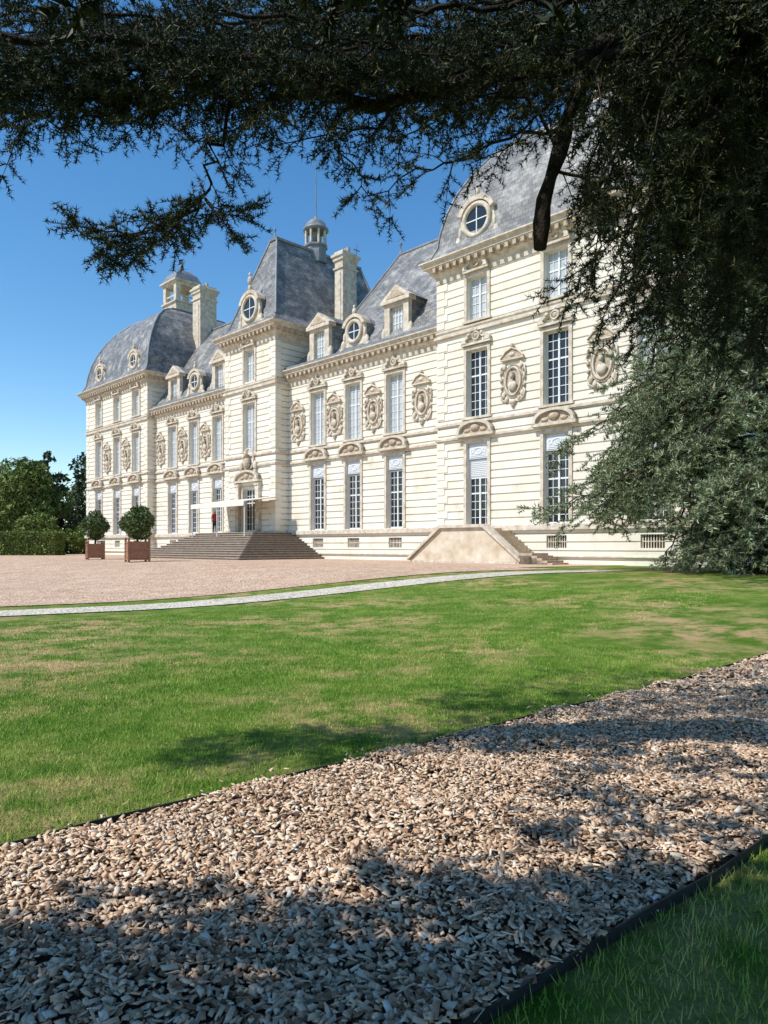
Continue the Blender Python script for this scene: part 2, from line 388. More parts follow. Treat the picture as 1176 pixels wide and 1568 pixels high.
RF.rings([[(CT0-.5,CO-CD-.5,ze),(CT1+.5,CO-CD-.5,ze),(CT1+.5,CO+.5,ze),(CT0-.5,CO+.5,ze)],
          [(CT0+.25,CO-CD+.2,ze+.8),(CT1-.25,CO-CD+.2,ze+.8),(CT1-.25,CO-.2,ze+.8),(CT0+.25,CO-.2,ze+.8)],
          [(rx-.45,-11,26.3),(rx+.45,-11,26.3),(rx+.45,-1.9,26.3),(rx-.45,-1.9,26.3)]],0)
RF.box(rx-.55,rx+.55,-11.1,-1.8,26.3,26.5,1)
for sx,xe in ((-1,CT0+.25),(1,CT1-.25)):
    RF.tube([(xe,CO-.2,ze+.8),(rx+sx*.45,-1.9,26.35)],.1,6,1); RF.tube([(xe,CO-CD+.2,ze+.8),(rx+sx*.45,-11,26.35)],.1,6,1)
finial(rx-.2,-1.9,26.5,1.0); finial(rx,-11,26.5,1.0)
RF.box(rx-.03,rx+.03,-11.03,-10.97,27.4,28.7,1); RF.box(rx-.03,rx+.03,-11.4,-10.6,28.15,28.21,1)
cx,cy=rx,-6.3
RF.lathe((cx,cy,25.6),[(1.0,0),(.95,.9),(.9,1.3),(1.05,1.4),(1.05,1.55)],8,1,False,.39)
for k in range(8):
    a=.39+k*math.pi/4; RF.tube([(cx+.85*math.cos(a),cy+.85*math.sin(a),27.1),(cx+.85*math.cos(a),cy+.85*math.sin(a),28.4)],.11,6,2)
RF.lathe((cx,cy,28.35),[(1.0,0),(1.12,.1),(1.12,.22),(.95,.3),(.85,.65),(.55,.95),(.2,1.12),(.12,1.3)],12,1,True)
RF.lathe((cx,cy,27.1),[(.3,0),(.3,1.3)],8,0)
RF.tube([(cx,cy,29.4),(cx,cy,35.2)],[.06,.03],5,1)
def wingroof(ta,tb,tm,far):
    y1,y0=WO+.35,WO-12.35; ym=WO-6.2; z=14.85
    tt=[(ta,23.9),(tm,23.9),(tb,19.9)]
    for (a,za),(b_,zb) in zip(tt[:-1],tt[1:]):
        RF.quad((a,y1,z),(b_,y1,z),(b_,ym,zb),(a,ym,za),0); RF.quad((a,y0,z),(a,ym,za),(b_,ym,zb),(b_,y0,z),0)
    RF.tube([(ta,ym,23.92),(tm,ym,23.92),(tb,ym,19.92)],.13,6,1)
    finial(tm,ym,23.9,1.3)
    RF.box(min(ta,tb),max(ta,tb),y1-.35,y1+.05,z-.05,z+.28,1)
wingroof(14.0,31.0,24.6,0); wingroof(52.8,37.0,44.0,1)
def dormer(c,o,z=14.9):
    RF.box(c-1.1,c+1.1,o-3.6,o-.42,z-.2,z+2.9,0)
    RF.box(c-1.1,c-.62,o-.42,o-.1,z,z+2.6,2); RF.box(c+.62,c+1.1,o-.42,o-.1,z,z+2.6,2)
    RF.box(c-1.2,c+1.2,o-.5,o-.02,z-.1,z+.25,2); RF.box(c-.62,c+.62,o-.42,o-.12,z+2.35,z+2.6,2)
    RF.box(c-1.3,c+1.3,o-.6,o+.08,z+2.6,z+2.85,2)
    RF.prismy([(c-1.38,z+2.85),(c+1.38,z+2.85),(c,z+3.75)],o-.55,o+.0,2)
    RF.prismy([(c-.85,z+2.93),(c+.85,z+2.93),(c,z+3.48)],o-.3,o+.04,5)
    RF.prismy([(c-1.3,z+2.86),(c+1.3,z+2.86),(c,z+3.7)],o-5.2,o-.56,0)
    for s in (-1,1):
        RF.ell((c+s*1.2,o-.2,z+.6),(.2,.2,.55),2)
    i=o-.4
    RF.quad((c-.62,i,z+.25),(c+.62,i,z+.25),(c+.62,i,z+2.35),(c-.62,i,z+2.35),6)
    for x in (-.55,-.28,0,.28,.55): RF.box(c+x-.03,c+x+.03,i+.004,i+.05,z+.25,z+2.35,4)
    for k in range(5): RF.box(c-.6,c+.6,i+.004,i+.04,z+.28+k*.5,z+.33+k*.5,4)
def oculus(c,o,z,r=.72,fig=True,back=3.0):
    zc=z+r+.85
    poly=[(c-r-.35,z-.2),(c+r+.35,z-.2)]+[(c+(r+.35)*math.cos(a),zc+(r+.35)*math.sin(a)) for a in [math.pi*k/12 for k in range(13)]]
    RF.prismy(poly,o-back,o-.35,0)
    pf=[(c-r-.3,z),(c+r+.3,z)]+[(c+(r+.32)*math.cos(a),zc+(r+.32)*math.sin(a)) for a in [math.pi*k/12 for k in range(13)]]
    RF.prismy(pf,o-.34,o-.12,2)
    RF.box(c-r-.75,c+r+.75,o-.4,o+.02,z-.1,z+.28,2)
    RF.oval((c,o-.08,zc),r,r,.16,2,24,6)
    RF.prismy([(c+(r-.05)*math.cos(a),zc+(r-.05)*math.sin(a)) for a in [2*math.pi*k/20 for k in range(20)]],o-.3,o-.09,3)
    RF.box(c-.03,c+.03,o-.1,o-.05,zc-r,zc+r,4); RF.box(c-r,c+r,o-.1,o-.06,zc-.03,zc+.03,4)
    for s in (-1,1):
        RF.ell((c+s*(r+.45),o-.15,z+.7),(.26,.17,.45),2); RF.ell((c+s*(r+.62),o-.15,z+.42),(.22,.17,.22),2); RF.ell((c+s*(r+.33),o-.15,z+1.3),(.13,.15,.36),2)
    ar=[(c+(r+.5)*math.cos(a),zc+(r+.45)*math.sin(a)) for a in [math.pi*(.12+.76*k/10) for k in range(11)]]
    for k in range(10):
        (x0,z0),(x1,z1)=ar[k],ar[k+1]
        RF.prismy([(x0,z0),(x1,z1),(c+(x1-c)*.8,zc+(z1-zc)*.8),(c+(x0-c)*.8,zc+(z0-zc)*.8)],o-.6,o+.08,2)
    RF.ell((c,o-.1,zc+r+.65),(.18,.16,.26),2); RF.ell((c,o-.1,zc+r+.98),(.1,.1,.14),2)
for c in (19.1,27.0,48.5,40.6): dormer(c,WO)
for c in (23.15,44.6): oculus(c,WO,14.9)
for c in (11.8,1.4): oculus(c,.05,ZP+1.22,.9)
for c in (63.0,55.0): oculus(c,.05,ZP+1.22,.72)
oculus(34.0,CO+.05,ZP+1.22,.95,back=2.6)
RF.ell((34,CO-.05,ZP+5.2),(.22,.2,.35),2); RF.ell((34,CO-.05,ZP+5.7),(.12,.12,.16),2)
def chimney(x,y,a,b_,z0,z1):
    RF.box(x-a,x+a,y-b_,y+b_,z0,z1-.9,2)
    RF.rectring(x-a,x+a,y-b_,y+b_,[(0,z1-1.5),(.1,z1-1.45),(.1,z1-1.3),(0,z1-1.25)],2)
    RF.rectring(x-a,x+a,y-b_,y+b_,[(0,z1-.9),(.12,z1-.75),(.12,z1-.6),(.24,z1-.45),(.24,z1-.25),(.05,z1-.15),(.02,z1)],2)
    for s in (-1,1):
        RF.box(x-a+.25,x+a-.25,y+s*b_,y+s*(b_+.05),z0+1,z1-1.8,2); RF.box(x+s*a,x+s*(a+.05),y-b_+.25,y+b_-.25,z0+1,z1-1.8,2)
    for k in range(3): RF.lathe((x-a*.6+k*a*.6,y,z1),[(.16,0),(.14,.4)],8,5)
chimney(52.6,-6.6,.75,.95,15,28.4)
chimney(30.5,-6.6,.5,.75,15,25.6)
chimney(16.2,-9.5,.8,1.3,15,26.5)

W.obj('walls',[M_stone],chateau); WIN.obj('windows',[M_white,M_glass,M_pale,M_panel,M_dark,M_trim],chateau)
TR.obj('cornices_and_carvings',[M_trim,M_warm,M_stone],chateau)
RF.obj('roofs_dormers_chimneys',[M_slate,M_lead,M_trim,M_glass,M_white,M_warm,M_pale],chateau)
# ------------------------------------------------------------ stairs
ST=MB()
nst=12
for k in range(nst):
    h=ZB+(2.62-ZB)*(k+1)/nst; e=.33*(nst-1-k)
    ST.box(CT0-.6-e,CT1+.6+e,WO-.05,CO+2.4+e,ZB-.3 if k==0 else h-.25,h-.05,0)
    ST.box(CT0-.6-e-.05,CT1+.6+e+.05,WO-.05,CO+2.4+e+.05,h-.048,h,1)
ST.obj('entrance_steps',[simple('shaded_riser_stone',(.16,.12,.09),(.28,.22,.17),5,.9,.3),simple('step_stone',(.30,.24,.19),(.44,.37,.30),3,.9,.3)],chateau)  # same stone; shade of the risers put into a darker colour than the treads
S2=MB()
t_a,t_b=9.9,12.9
zz=2.6
poly=[(15.3,ZB-.2),(15.3,ZB+.12),(t_b,zz),(t_a,zz),(7.6,ZB+.12),(7.6,ZB-.2)]
S2.prismy(poly,1.45,1.8,0)
S2.prismy([(15.42,ZB+.12),(15.42,ZB+.27),(t_b+.03,zz+.17),(t_a-.03,zz+.17),(7.48,ZB+.27),(7.48,ZB+.12),(t_a,zz+.003),(t_b,zz+.003)],1.36,1.96,1)
S2.box(7.8,15.1,1.75,1.86,ZB-.1,ZB+.14,1)
S2.box(t_a,t_b,0,1.45,ZB-.2,zz-.02,0)
for k in range(11):
    h=ZB+(zz-ZB)*(k+1)/12; q=2.3*(1-(k)/11)
    S2.box(t_b,t_b+q,.02,1.449,ZB-.2 if k==0 else h-.2,h,0); S2.box(t_a-q-.3,t_a,.02,1.449,ZB-.2 if k==0 else h-.2,h,0)
for k in range(5): S2.box(7.0-.3*(4-k)-.2,7.6,.4,1.9,ZB-.1,ZB+.1+.12*k,2)
S2.obj('side_stair',[M_stair,M_trim,M_warm],chateau)
AW=MB()
AW.prismx([(.6,5.3),(3.6,4.85),(3.62,4.5),(3.58,4.5),(3.56,4.8),(.6,5.22)],30.0,37.4,0)
for x in (30.05,33.7,37.35):
    AW.tube([(x,3.5,2.3),(x,3.5,4.8)],.05,6,1)
AW.tube([(30.0,3.5,4.78),(37.4,3.5,4.78)],.05,6,1)
aw=empty('entrance_awning',(P0[0],P0[1],0),chateau.rotation_euler[2])
AW.obj('canopy_and_posts',[simple('canvas',(.68,.62,.53),(.76,.70,.62),5,.9,0),M_white],aw)

# ------------------------------------------------------------ ground
def axis(lo,hi,step,far):
    a=np.arange(lo,hi+.01,step); e=np.array([1.5,3,6,12,25,60,150,400,900,2000.])
    e=e[e<far]
    return np.concatenate([lo-e[::-1],a,hi+e])
xs=axis(-60,60,1,3000); ys=axis(-20,100,1,3000)
nx=len(xs); XX,YY=np.meshgrid(xs,ys); ZZ=g(XX,YY)
me=bpy.data.meshes.new('lawn_ground')
me.from_pydata(np.stack([XX,YY,ZZ],-1).reshape(-1,3).tolist(),[],[(j*nx+i,j*nx+i+1,(j+1)*nx+i+1,(j+1)*nx+i) for j in range(len(ys)-1) for i in range(nx-1)])
ground=bpy.data.objects.new('lawn_ground',me); col.objects.link(ground)
def grass_color(nt,dark=.5):
    f1=noise(nt,.26,4,.6); f2=noise(nt,1.5,6,.75); f3=noise(nt,60,3,.7)
    c=ramp(nt,f2,[(.36,(.095,.20,.018)),(.50,(.16,.26,.035)),(.62,(.27,.33,.07))])
    m1=ramp(nt,f1,[(.45,(0,0,0)),(.62,(.85,.85,.85))]); m2=ramp(nt,f2,[(.42,(0,0,0)),(.56,(1,1,1))])
    mk=mixc(nt,1.0,m1,m2,'MULTIPLY')
    c=mixc(nt,mk,c,ramp(nt,f2,[(.42,(.46,.38,.16)),(.60,(.68,.43,.24))]))
    c=mixc(nt,dark,c,ramp(nt,f3,[(.3,(.4,.4,.4)),(.65,(1,1,1))]),'MULTIPLY')
    return c
M_grass,nt,b=new_mat('lawn'); nt.links.new(grass_color(nt),b.inputs['Base Color']); b.inputs['Roughness'].default_value=.95; b.inputs['Specular IOR Level'].default_value=.1
bump(nt,b,noise(nt,45,4,.7),.9,.05)
me.materials.append(M_grass)
def sheet(name,org,dp,p0,p1,q0,q1,step,dz,mat,parent=None):
    dq=(-dp[1],dp[0]); ps=np.arange(p0,p1+step*.5,step); qs=np.arange(q0,q1+step*.5,step) if q1-q0>step else np.array([q0,q1])
    ps[-1]=p1; qs[-1]=q1
    A,B=np.meshgrid(ps,qs); X=org[0]+A*dp[0]+B*dq[0]; Y=org[1]+A*dp[1]+B*dq[1]; Z=g(X,Y)+dz
    n=len(ps); me=bpy.data.meshes.new(name)
    me.from_pydata(np.stack([X,Y,Z],-1).reshape(-1,3).tolist(),[],[(j*n+i,j*n+i+1,(j+1)*n+i+1,(j+1)*n+i) for j in range(len(qs)-1) for i in range(n-1)])
    me.materials.append(mat); o=bpy.data.objects.new(name,me); col.objects.link(o)
    if parent: o.parent=parent
    return o
def gravel_mat(name,c1,c2,c3):
    m,nt,b=new_mat(name)
    v=N(nt,'ShaderNodeTexVoronoi'); v.inputs['Scale'].default_value=12
    tc=N(nt,'ShaderNodeTexCoord'); nt.links.new(tc.outputs['Object'],v.inputs['Vector'])
    c=mixc(nt,.5,ramp(nt,v.outputs['Color'],[(.1,c1),(.5,c2),(.9,c3)]),ramp(nt,noise(nt,.7,6,.65),[(.3,c1),(.55,c2),(.75,c3)]))
    c=mixc(nt,.7,c,ramp(nt,noise(nt,4,8,.95),[(.42,(.30,.30,.30)),(.53,(1,1,1))]),'MULTIPLY')
    nt.links.new(c,b.inputs['Base Color']); b.inputs['Roughness'].default_value=.95; b.inputs['Specular IOR Level'].default_value=.1
    bump(nt,b,v.outputs['Distance'],.9,.06); return m
M_gravel=gravel_mat('pink_gravel',(.46,.30,.20),(.68,.48,.34),(.80,.62,.47))
M_path=gravel_mat('pale_path',(.54,.47,.37),(.72,.65,.53),(.80,.75,.65))
og=(-9.04,16.9); dp=(.856,.517)
grv=empty('gravel_courtyard')
sheet('court_a',og,dp,-70,20,2.1,110,1,.02,M_gravel,grv); sheet('court_b',og,dp,20,33,4.5,90,1,.02,M_gravel,grv)
sheet('pale_path',og,dp,-70,20.5,-.85,.75,1,.022,M_path)

# mulch bed
ob=(-1.985,3.71); db=(.759,.651)
M_soil=simple('bark_soil',(.05,.035,.025),(.14,.10,.07),30,.95,.6,.02,.1)
sheet('bark_mulch_bed',ob,db,-8,22,-2.52,0,.5,.02,M_soil)
mulch=bpy.data.objects['bark_mulch_bed']
def bed_pts(n,p0,p1,q0,q1,power=1.0):
    p=p0+(p1-p0)*rng.random(n)**power; q=q0+(q1-q0)*rng.random(n)
    X=ob[0]+p*db[0]-q*db[1]; Y=ob[1]+p*db[1]+q*db[0]; return X,Y
def chips(n,p0,p1,q0,q1,power,k=1.0,hz=.03):
    X,Y=bed_pts(n,p0,p1,q0,q1,power)
    mound=.018*(np.sin(X*5.1+1.3*np.sin(Y*3.7))+np.sin(Y*6.3+X*2.2))
    Z=g(X,Y)+.03+np.clip(mound,-.01,1)+rng.random(n)*hz
    L=(.008+.023*rng.random(n)**1.9)*k; Wd=(.0045+.0095*rng.random(n)**1.2)*k; H=(.0011+.0018*rng.random(n))*k
    yaw=rng.random(n)*2*np.pi; pit=rng.normal(0,.36,n); rol=rng.normal(0,.42,n)
    cy,sy,cp,sp,cr,sr=np.cos(yaw),np.sin(yaw),np.cos(pit),np.sin(pit),np.cos(rol),np.sin(rol)
    ax=np.stack([cy*cp,sy*cp,sp],1)
    ay=np.stack([-sy*cr-cy*sp*sr,cy*cr-sy*sp*sr,cp*sr],1); az=np.cross(ax,ay)
    C=np.stack([X,Y,Z],1)
    def rj(): return 1+rng.uniform(-.55,.25,n)
    sh=[rj() for _ in range(8)]
    def c2(i,sx,sy_,sz): return C+ax*(L*sx*sh[i])[:,None]+ay*(Wd*sy_*sh[(i+3)%4])[:,None]+az*(H*sz)[:,None]
    V=np.stack([c2(0,-1,-1,-1),c2(1,1,-1,-1),c2(2,1,1,-1),c2(3,-1,1,-1),c2(0,-1,-1,1),c2(1,1,-1,1),c2(2,1,1,1),c2(3,-1,1,1)],1)
    F=np.array([[4,5,6,7],[0,1,5,4],[1,2,6,5],[2,3,7,6],[3,0,4,7]])
    return V.reshape(-1,3),(F[None]+8*np.arange(n)[:,None,None]).reshape(-1,4)
def quad_obj(name,V,F,mat,parent=None):
    me=bpy.data.meshes.new(name); me.vertices.add(len(V)); me.vertices.foreach_set('co',V.astype(np.float32).reshape(-1))
    me.loops.add(F.size); me.loops.foreach_set('vertex_index',F.astype(np.int32).reshape(-1))
    me.polygons.add(len(F)); me.polygons.foreach_set('loop_start',np.arange(0,F.size,4,dtype=np.int32))
    me.update(calc_edges=True); me.validate(); me.materials.append(mat)
    o=bpy.data.objects.new(name,me); col.objects.link(o)
    if parent: o.parent=parent
    return o
M_chip=island('wood_chips',[(0,(.16,.095,.055)),(.14,(.38,.24,.15)),(.38,(.64,.44,.29)),(.7,(.78,.59,.42)),(.93,(.83,.69,.53)),(1,(.86,.80,.70))],.85,.15,[(.3,(.82,.8,.78)),(.7,(1,1,1))],2)
V,F=chips(72000,-3.2,6.5,-2.5,0,1.0,1.08); quad_obj('chips_near',V,F,M_chip,mulch)
V,F=chips(20000,6.5,16,-2.5,0,1.0,1.7); quad_obj('chips_far',V,F,M_chip,mulch)
V,F=chips(110,-3,7,.0,.25,1.0,.9); quad_obj('chips_stray',V,F,M_chip,mulch)
for nm,q in (('garden_edging',0.0),('garden_edging',-2.52)):
    E=MB(); pts=np.arange(-8,22.1,.5)
    def pw(p,q,z): X=ob[0]+p*db[0]-q*db[1]; Y=ob[1]+p*db[1]+q*db[0]; return (X,Y,float(g(X,Y))+z)
    R=[]
    for p in pts:
        w=.018*math.sin(p*1.7)+.01*math.sin(p*4.3)
        R.append([pw(p,q+w,-.05),pw(p,q+w+.008,-.05),pw(p,q+w+.008,.055),pw(p,q+w,.055)])
    E.rings(R,0); E.obj(nm,[M_dark])

def blades(n,p0,p1,q0,q1,h=.04,w=.0035,power=1.0):
    p=p0+(p1-p0)*rng.random(n)**power; q=q0+(q1-q0)*rng.random(n)**power
    X=ob[0]+p*db[0]-q*db[1]; Y=ob[1]+p*db[1]+q*db[0]
    Z=g(X,Y); a=rng.random(n)*2*np.pi; hh=h*(.45+.8*rng.random(n))
    l=rng.random(n)*.9*hh; a2=rng.random(n)*2*np.pi
    B=np.stack([X,Y,Z],1); d=np.stack([np.cos(a),np.sin(a),0*a],1)*w
    tip=B+np.stack([np.cos(a2)*l,np.sin(a2)*l,hh],1)
    return np.stack([B-d,B+d,tip],1)
M_blade,nt,b=new_mat('grass_blades')
gi=N(nt,'ShaderNodeNewGeometry')
c=mixc(nt,.25,grass_color(nt,.2),ramp(nt,gi.outputs['Random Per Island'],[(0,(.10,.22,.02)),(.6,(.20,.36,.05)),(.82,(.36,.42,.12)),(1,(.65,.52,.28))]))
c=mixc(nt,1.0,c,(1.25,1.3,1.15),'MULTIPLY')
nt.links.new(c,b.inputs['Base Color']); b.inputs['Roughness'].default_value=.7; b.inputs['Specular IOR Level'].default_value=.2
T=np.concatenate([blades(130000,-4,9,.02,5.5,.032,.0030,1.15),blades(60000,-8,16,3,12,.036,.006),blades(35000,-2,7,-5,-2.53,.055,.003)])
tri_obj('grass_blades',T,M_blade,ground)

# ------------------------------------------------------------ vegetation tools
def twig_tpl(nr,nn,L,nl,nw,seed,fwd=.35,st=.002):
    r=np.random.default_rng(seed); out=[]
    for i in range(nr):
        base=np.array([L*(i+.5)/nr,0,0])
        for k in range(nn):
            d=r.normal(size=3); d/=np.linalg.norm(d); d[0]+=fwd; d[2]+=.25; d/=np.linalg.norm(d)
            s=np.cross(d,r.normal(size=3)); s/=np.linalg.norm(s)
            l=nl*(.6+.5*r.random()); out.append([base-s*nw/2,base+s*nw/2,base+d*l])
    stt=[[ [0,-st,0],[0,st,0],[L,0,0] ],[[0,0,-st],[0,0,st],[L,0,0]]]
    return np.array(out+stt)
def place(tpls,pos,dirs,scale):
    pos=np.array(pos); dirs=np.array(dirs); n=len(pos); res=[]
    dirs/=np.linalg.norm(dirs,axis=1)[:,None]; up=np.tile([0,0,1.],(n,1))+rng.normal(0,.15,(n,3))
    y=np.cross(up,dirs); y/=np.linalg.norm(y,axis=1)[:,None]; z=np.cross(dirs,y)
    M=np.stack([dirs,y,z],1)*np.array(scale)[:,None,None]
    idx=rng.integers(0,len(tpls),n)
    for k,t in enumerate(tpls):
        s=idx==k
        if s.any(): res.append((np.einsum('tvi,nij->ntvj',t,M[s])+pos[s][:,None,None,:]).reshape(-1,3,3))
    return np.concatenate(res)
def smooth_path(pts,step):
    pts=[Vector(p) for p in pts]; P=[pts[0]*2-pts[1]]+pts+[pts[-1]*2-pts[-2]]; out=[]
    for i in range(1,len(P)-2):
        n=max(2,int((P[i+1]-P[i]).length/step))
        for k in range(n):
            t=k/n; a,b_,c,d=P[i-1],P[i],P[i+1],P[i+2]
            out.append(.5*((2*b_)+(c-a)*t+(2*a-5*b_+4*c-d)*t*t+(3*b_-a-3*c+d)*t**3))
    out.append(pts[-1]); return out
def bough(mb,tp,td,ts,pts,r0,r1,gap,Ls,tw,sc,droop=.25,start=0.,bare=0.,jit=.04,tr_=.010,skip=.12):
    P=smooth_path(pts,max(gap,.06)); n=len(P)
    P=[p+Vector((random.gauss(0,jit),random.gauss(0,jit),random.gauss(0,jit)))*(0 if i==0 else 1) for i,p in enumerate(P)]
    mb.tube(P,[r0+(r1-r0)*(i/(n-1))**.8 for i in range(n)],8 if r0>.03 else 5)
    side=1
    for i in range(1,n):
        f=i/(n-1)
        if f<start or random.random()<bare: continue
        d=(P[i]-P[i-1]).normalized(); sv=d.cross(Vector((0,0,1)))
        if sv.length<.2: sv=Vector((random.gauss(0,1),random.gauss(0,1),0))
        sv.normalize(); side=-side
        L=Ls*(.45+.65*random.random())*(1-.45*f)
        dr=(sv*side*random.uniform(.5,1)+d*random.uniform(.35,.9)+Vector((random.gauss(0,.25),random.gauss(0,.25),random.gauss(-.05,.25)))).normalized()
        q=P[i].copy(); B=[q.copy()]; ns=max(3,int(L/tw)); 
        for k in range(ns):
            dr=(dr+Vector((random.gauss(0,.13),random.gauss(0,.13),random.gauss(-droop*.35,.12)))).normalized()
            q=q+dr*(L/ns); B.append(q.copy())
            for s2 in (-1,1):
                if random.random()<skip: continue
                sd=dr.cross(Vector((0,0,1))); 
                if sd.length<.1: sd=Vector((1,0,0))
                sd.normalize()
                tdv=dr*random.uniform(.3,1)+sd*s2*random.uniform(.3,1)+Vector((0,0,random.gauss(.05,.3)))
                tp.append(tuple(q)); td.append(tuple(tdv.normalized())); ts.append(sc*random.uniform(.6,1.25))
        tp.append(tuple(q)); td.append(tuple(dr)); ts.append(sc*1.15)
        BB=B[::2] if len(B)>4 else B
        mb.tube(BB,[tr_*sc*.8*(1-.7*j/(len(BB)-1)) for j in range(len(BB))],4,1)
    tp.append(tuple(P[-1])); td.append(tuple((P[-1]-P[-2]).normalized())); ts.append(sc)

# ------------------------------------------------------------ near cedar
ced=empty('cedar_tree'); cb=MB(); tp,td,ts=[],[],[]
TX,TY=5.9,4.4
cb.tube([(TX+.1*math.sin(z),TY+.08*math.cos(z*1.3),z-.2) for z in (0,.5,1,2,3.5,5,7,9,11,13)],[.75,.58,.5,.46,.42,.38,.32,.24,.14,.05],14)
def B_(pts,r0,r1,Ls=.5,gap=.09,sc=1.,droop=.25,start=0,bare=0.05,tw=.06,jit=.02,skip=.1): bough(cb,tp,td,ts,pts,r0,r1,gap,Ls,tw,sc,droop,start,bare,jit,.006,skip)
tr=lambda z:(TX,TY,z)
B_([tr(5.6),(3.6,4.7,5.25),(2.7,4.6,5.0),(1.69,4.5,4.77),(1.19,4.5,4.65),(.7,4.5,4.57),(.376,4.5,4.47),(.05,4.5,4.38),(-.28,4.5,4.44),(-.65,4.5,4.59),(-1.06,4.5,4.66),(-1.59,4.5,4.74),(-2.3,4.4,4.72),(-3.2,4.2,4.7),(-4.3,4.1,4.6)],.11,.008,.5,.09,start=.36)
stub=smooth_path([(1.75,4.5,4.78),(1.34,4.45,4.6),(1.17,4.42,4.35),(1.07,4.4,4.0),(.98,4.4,3.72),(.955,4.4,3.42)],.12)
cb.tube(stub,[.046+.010*math.sin(k*1.9) for k in range(len(stub))],9)
B_([(1.1,4.42,4.15),(.85,4.35,4.12),(.55,4.3,3.95),(.2,4.3,3.82),(-.08,4.3,3.72)],.012,.003,.28,.09,droop=.5,bare=.1,skip=.3)
B_([(1.07,4.4,4.0),(.75,4.3,4.3),(.3,4.2,4.2)],.015,.003,.35)
B_([(1.05,4.4,3.9),(1.25,4.3,3.7),(1.3,4.3,3.4),(1.1,4.25,3.1)],.012,.003,.4,droop=.6)
B_([(1.0,4.4,4.3),(.8,4.3,4.05),(.62,4.3,3.95)],.010,.003,.3)
# lower-left drooping spray
B_([(-.65,4.5,4.59),(-.9,4.35,4.25),(-1.02,4.3,3.92),(-1.1,4.3,3.62),(-1.5,4.3,3.48),(-1.92,4.3,3.50)],.016,.003,.20,.06,start=.2)
for i in range(2):
    a=random.uniform(-.04,.04)
    B_([(-1.08,4.3,3.64),(-1.35,4.3+a,3.52+a),(-1.62+a,4.28,3.42+a)],.008,.003,.18,.06,jit=.01)
B_([(-1.2,4.3,3.58),(-1.42,4.28,3.40),(-1.6,4.3,3.30)],.008,.003,.16,.06)
for i in range(2):
    a=random.uniform(-.06,.06)
    B_([(-1.07,4.3,3.68),(-.98+a,4.25,3.56),(-.86+a,4.22,3.48+a)],.008,.003,.16,.06)
# left sprays
B_([(-1.4,4.5,4.7),(-1.75,4.3,4.38),(-2.0,4.2,4.12),(-2.15,4.2,3.95)],.014,.003,.36,.08)
B_([(-.8,4.5,4.62),(-1.25,4.4,4.32),(-1.7,4.35,4.18),(-2.2,4.3,4.12)],.014,.003,.34,.08)
B_([(-1.2,4.5,4.66),(-1.6,4.4,4.45),(-2.1,4.35,4.28),(-2.5,4.3,4.22)],.014,.003,.42,.08)
B_([(-.5,4.5,4.55),(-.7,4.3,4.25),(-.98,4.3,4.08),(-1.15,4.3,4.02)],.013,.003,.28,.08)
B_([(-.2,4.5,4.42),(-.3,4.4,4.1),(-.12,4.35,3.85),(-.1,4.35,3.7)],.010,.003,.22,.08,droop=.6)
B_([(.15,4.5,4.42),(-.05,4.35,4.15),(-.35,4.3,4.05),(-.6,4.3,4.0)],.012,.003,.3,.08)
B_([(.5,4.5,4.5),(.35,4.3,4.2),(.1,4.3,4.0)],.012,.003,.3,.08)
B_([(.9,4.5,4.6),(.65,4.3,4.35),(.4,4.25,4.2)],.012,.003,.35,.08)
for i in range(24):
    x=random.uniform(-2.3,.8); z=4.62+random.uniform(-.05,.12)
    B_([(x+.35,4.5,z),(x+.1,4.4,z-.12),(x-.2,4.35,z-.23),(x-.5+random.uniform(-.1,.1),4.3,z-.31)],.010,.003,.34,.08)
for i in range(7):  # unseen boughs past the left edge, added to cast a streak on the lawn
    y=4.0+random.uniform(-.4,.4)
    B_([(-3.0,4.3,4.7),(-3.5,y,4.75),(-4.1,y-.05,4.65),(-4.7,y-.1,4.5)],.02,.004,.4,.12,sc=1.5,tw=.1)
# upper layers
for (y,z,x1,zz_) in ((5.4,5.75,-3.2,5.35),(4.9,5.2,-2.9,4.95),(5.9,6.2,-3.4,5.7),(4.5,5.0,-2.6,4.85),(6.3,6.0,-1.2,5.9),(5.1,5.5,-3.0,5.1),(5.0,5.05,-.6,4.95),(4.7,4.95,.2,4.75),(5.6,5.9,-.5,5.4),(5.3,5.4,.3,5.0),(6.0,6.1,.6,5.6),(6.6,6.6,-2.6,6.2),(5.2,5.2,-3.0,5.0),(5.6,5.6,-3.3,5.3),(4.8,4.95,-1.2,4.9),(5.4,5.2,.5,4.9)):
    mid=(TX+x1)/2
    B_([tr(z+.3),(3.4,y,z+.15),(mid,y+random.uniform(-.2,.2),z+random.uniform(-.1,.15)),((mid+x1)/2,y,(z+zz_)/2),(x1,y-.1,zz_)],.040,.006,.75,.13,start=.2,sc=1.35,tw=.09)
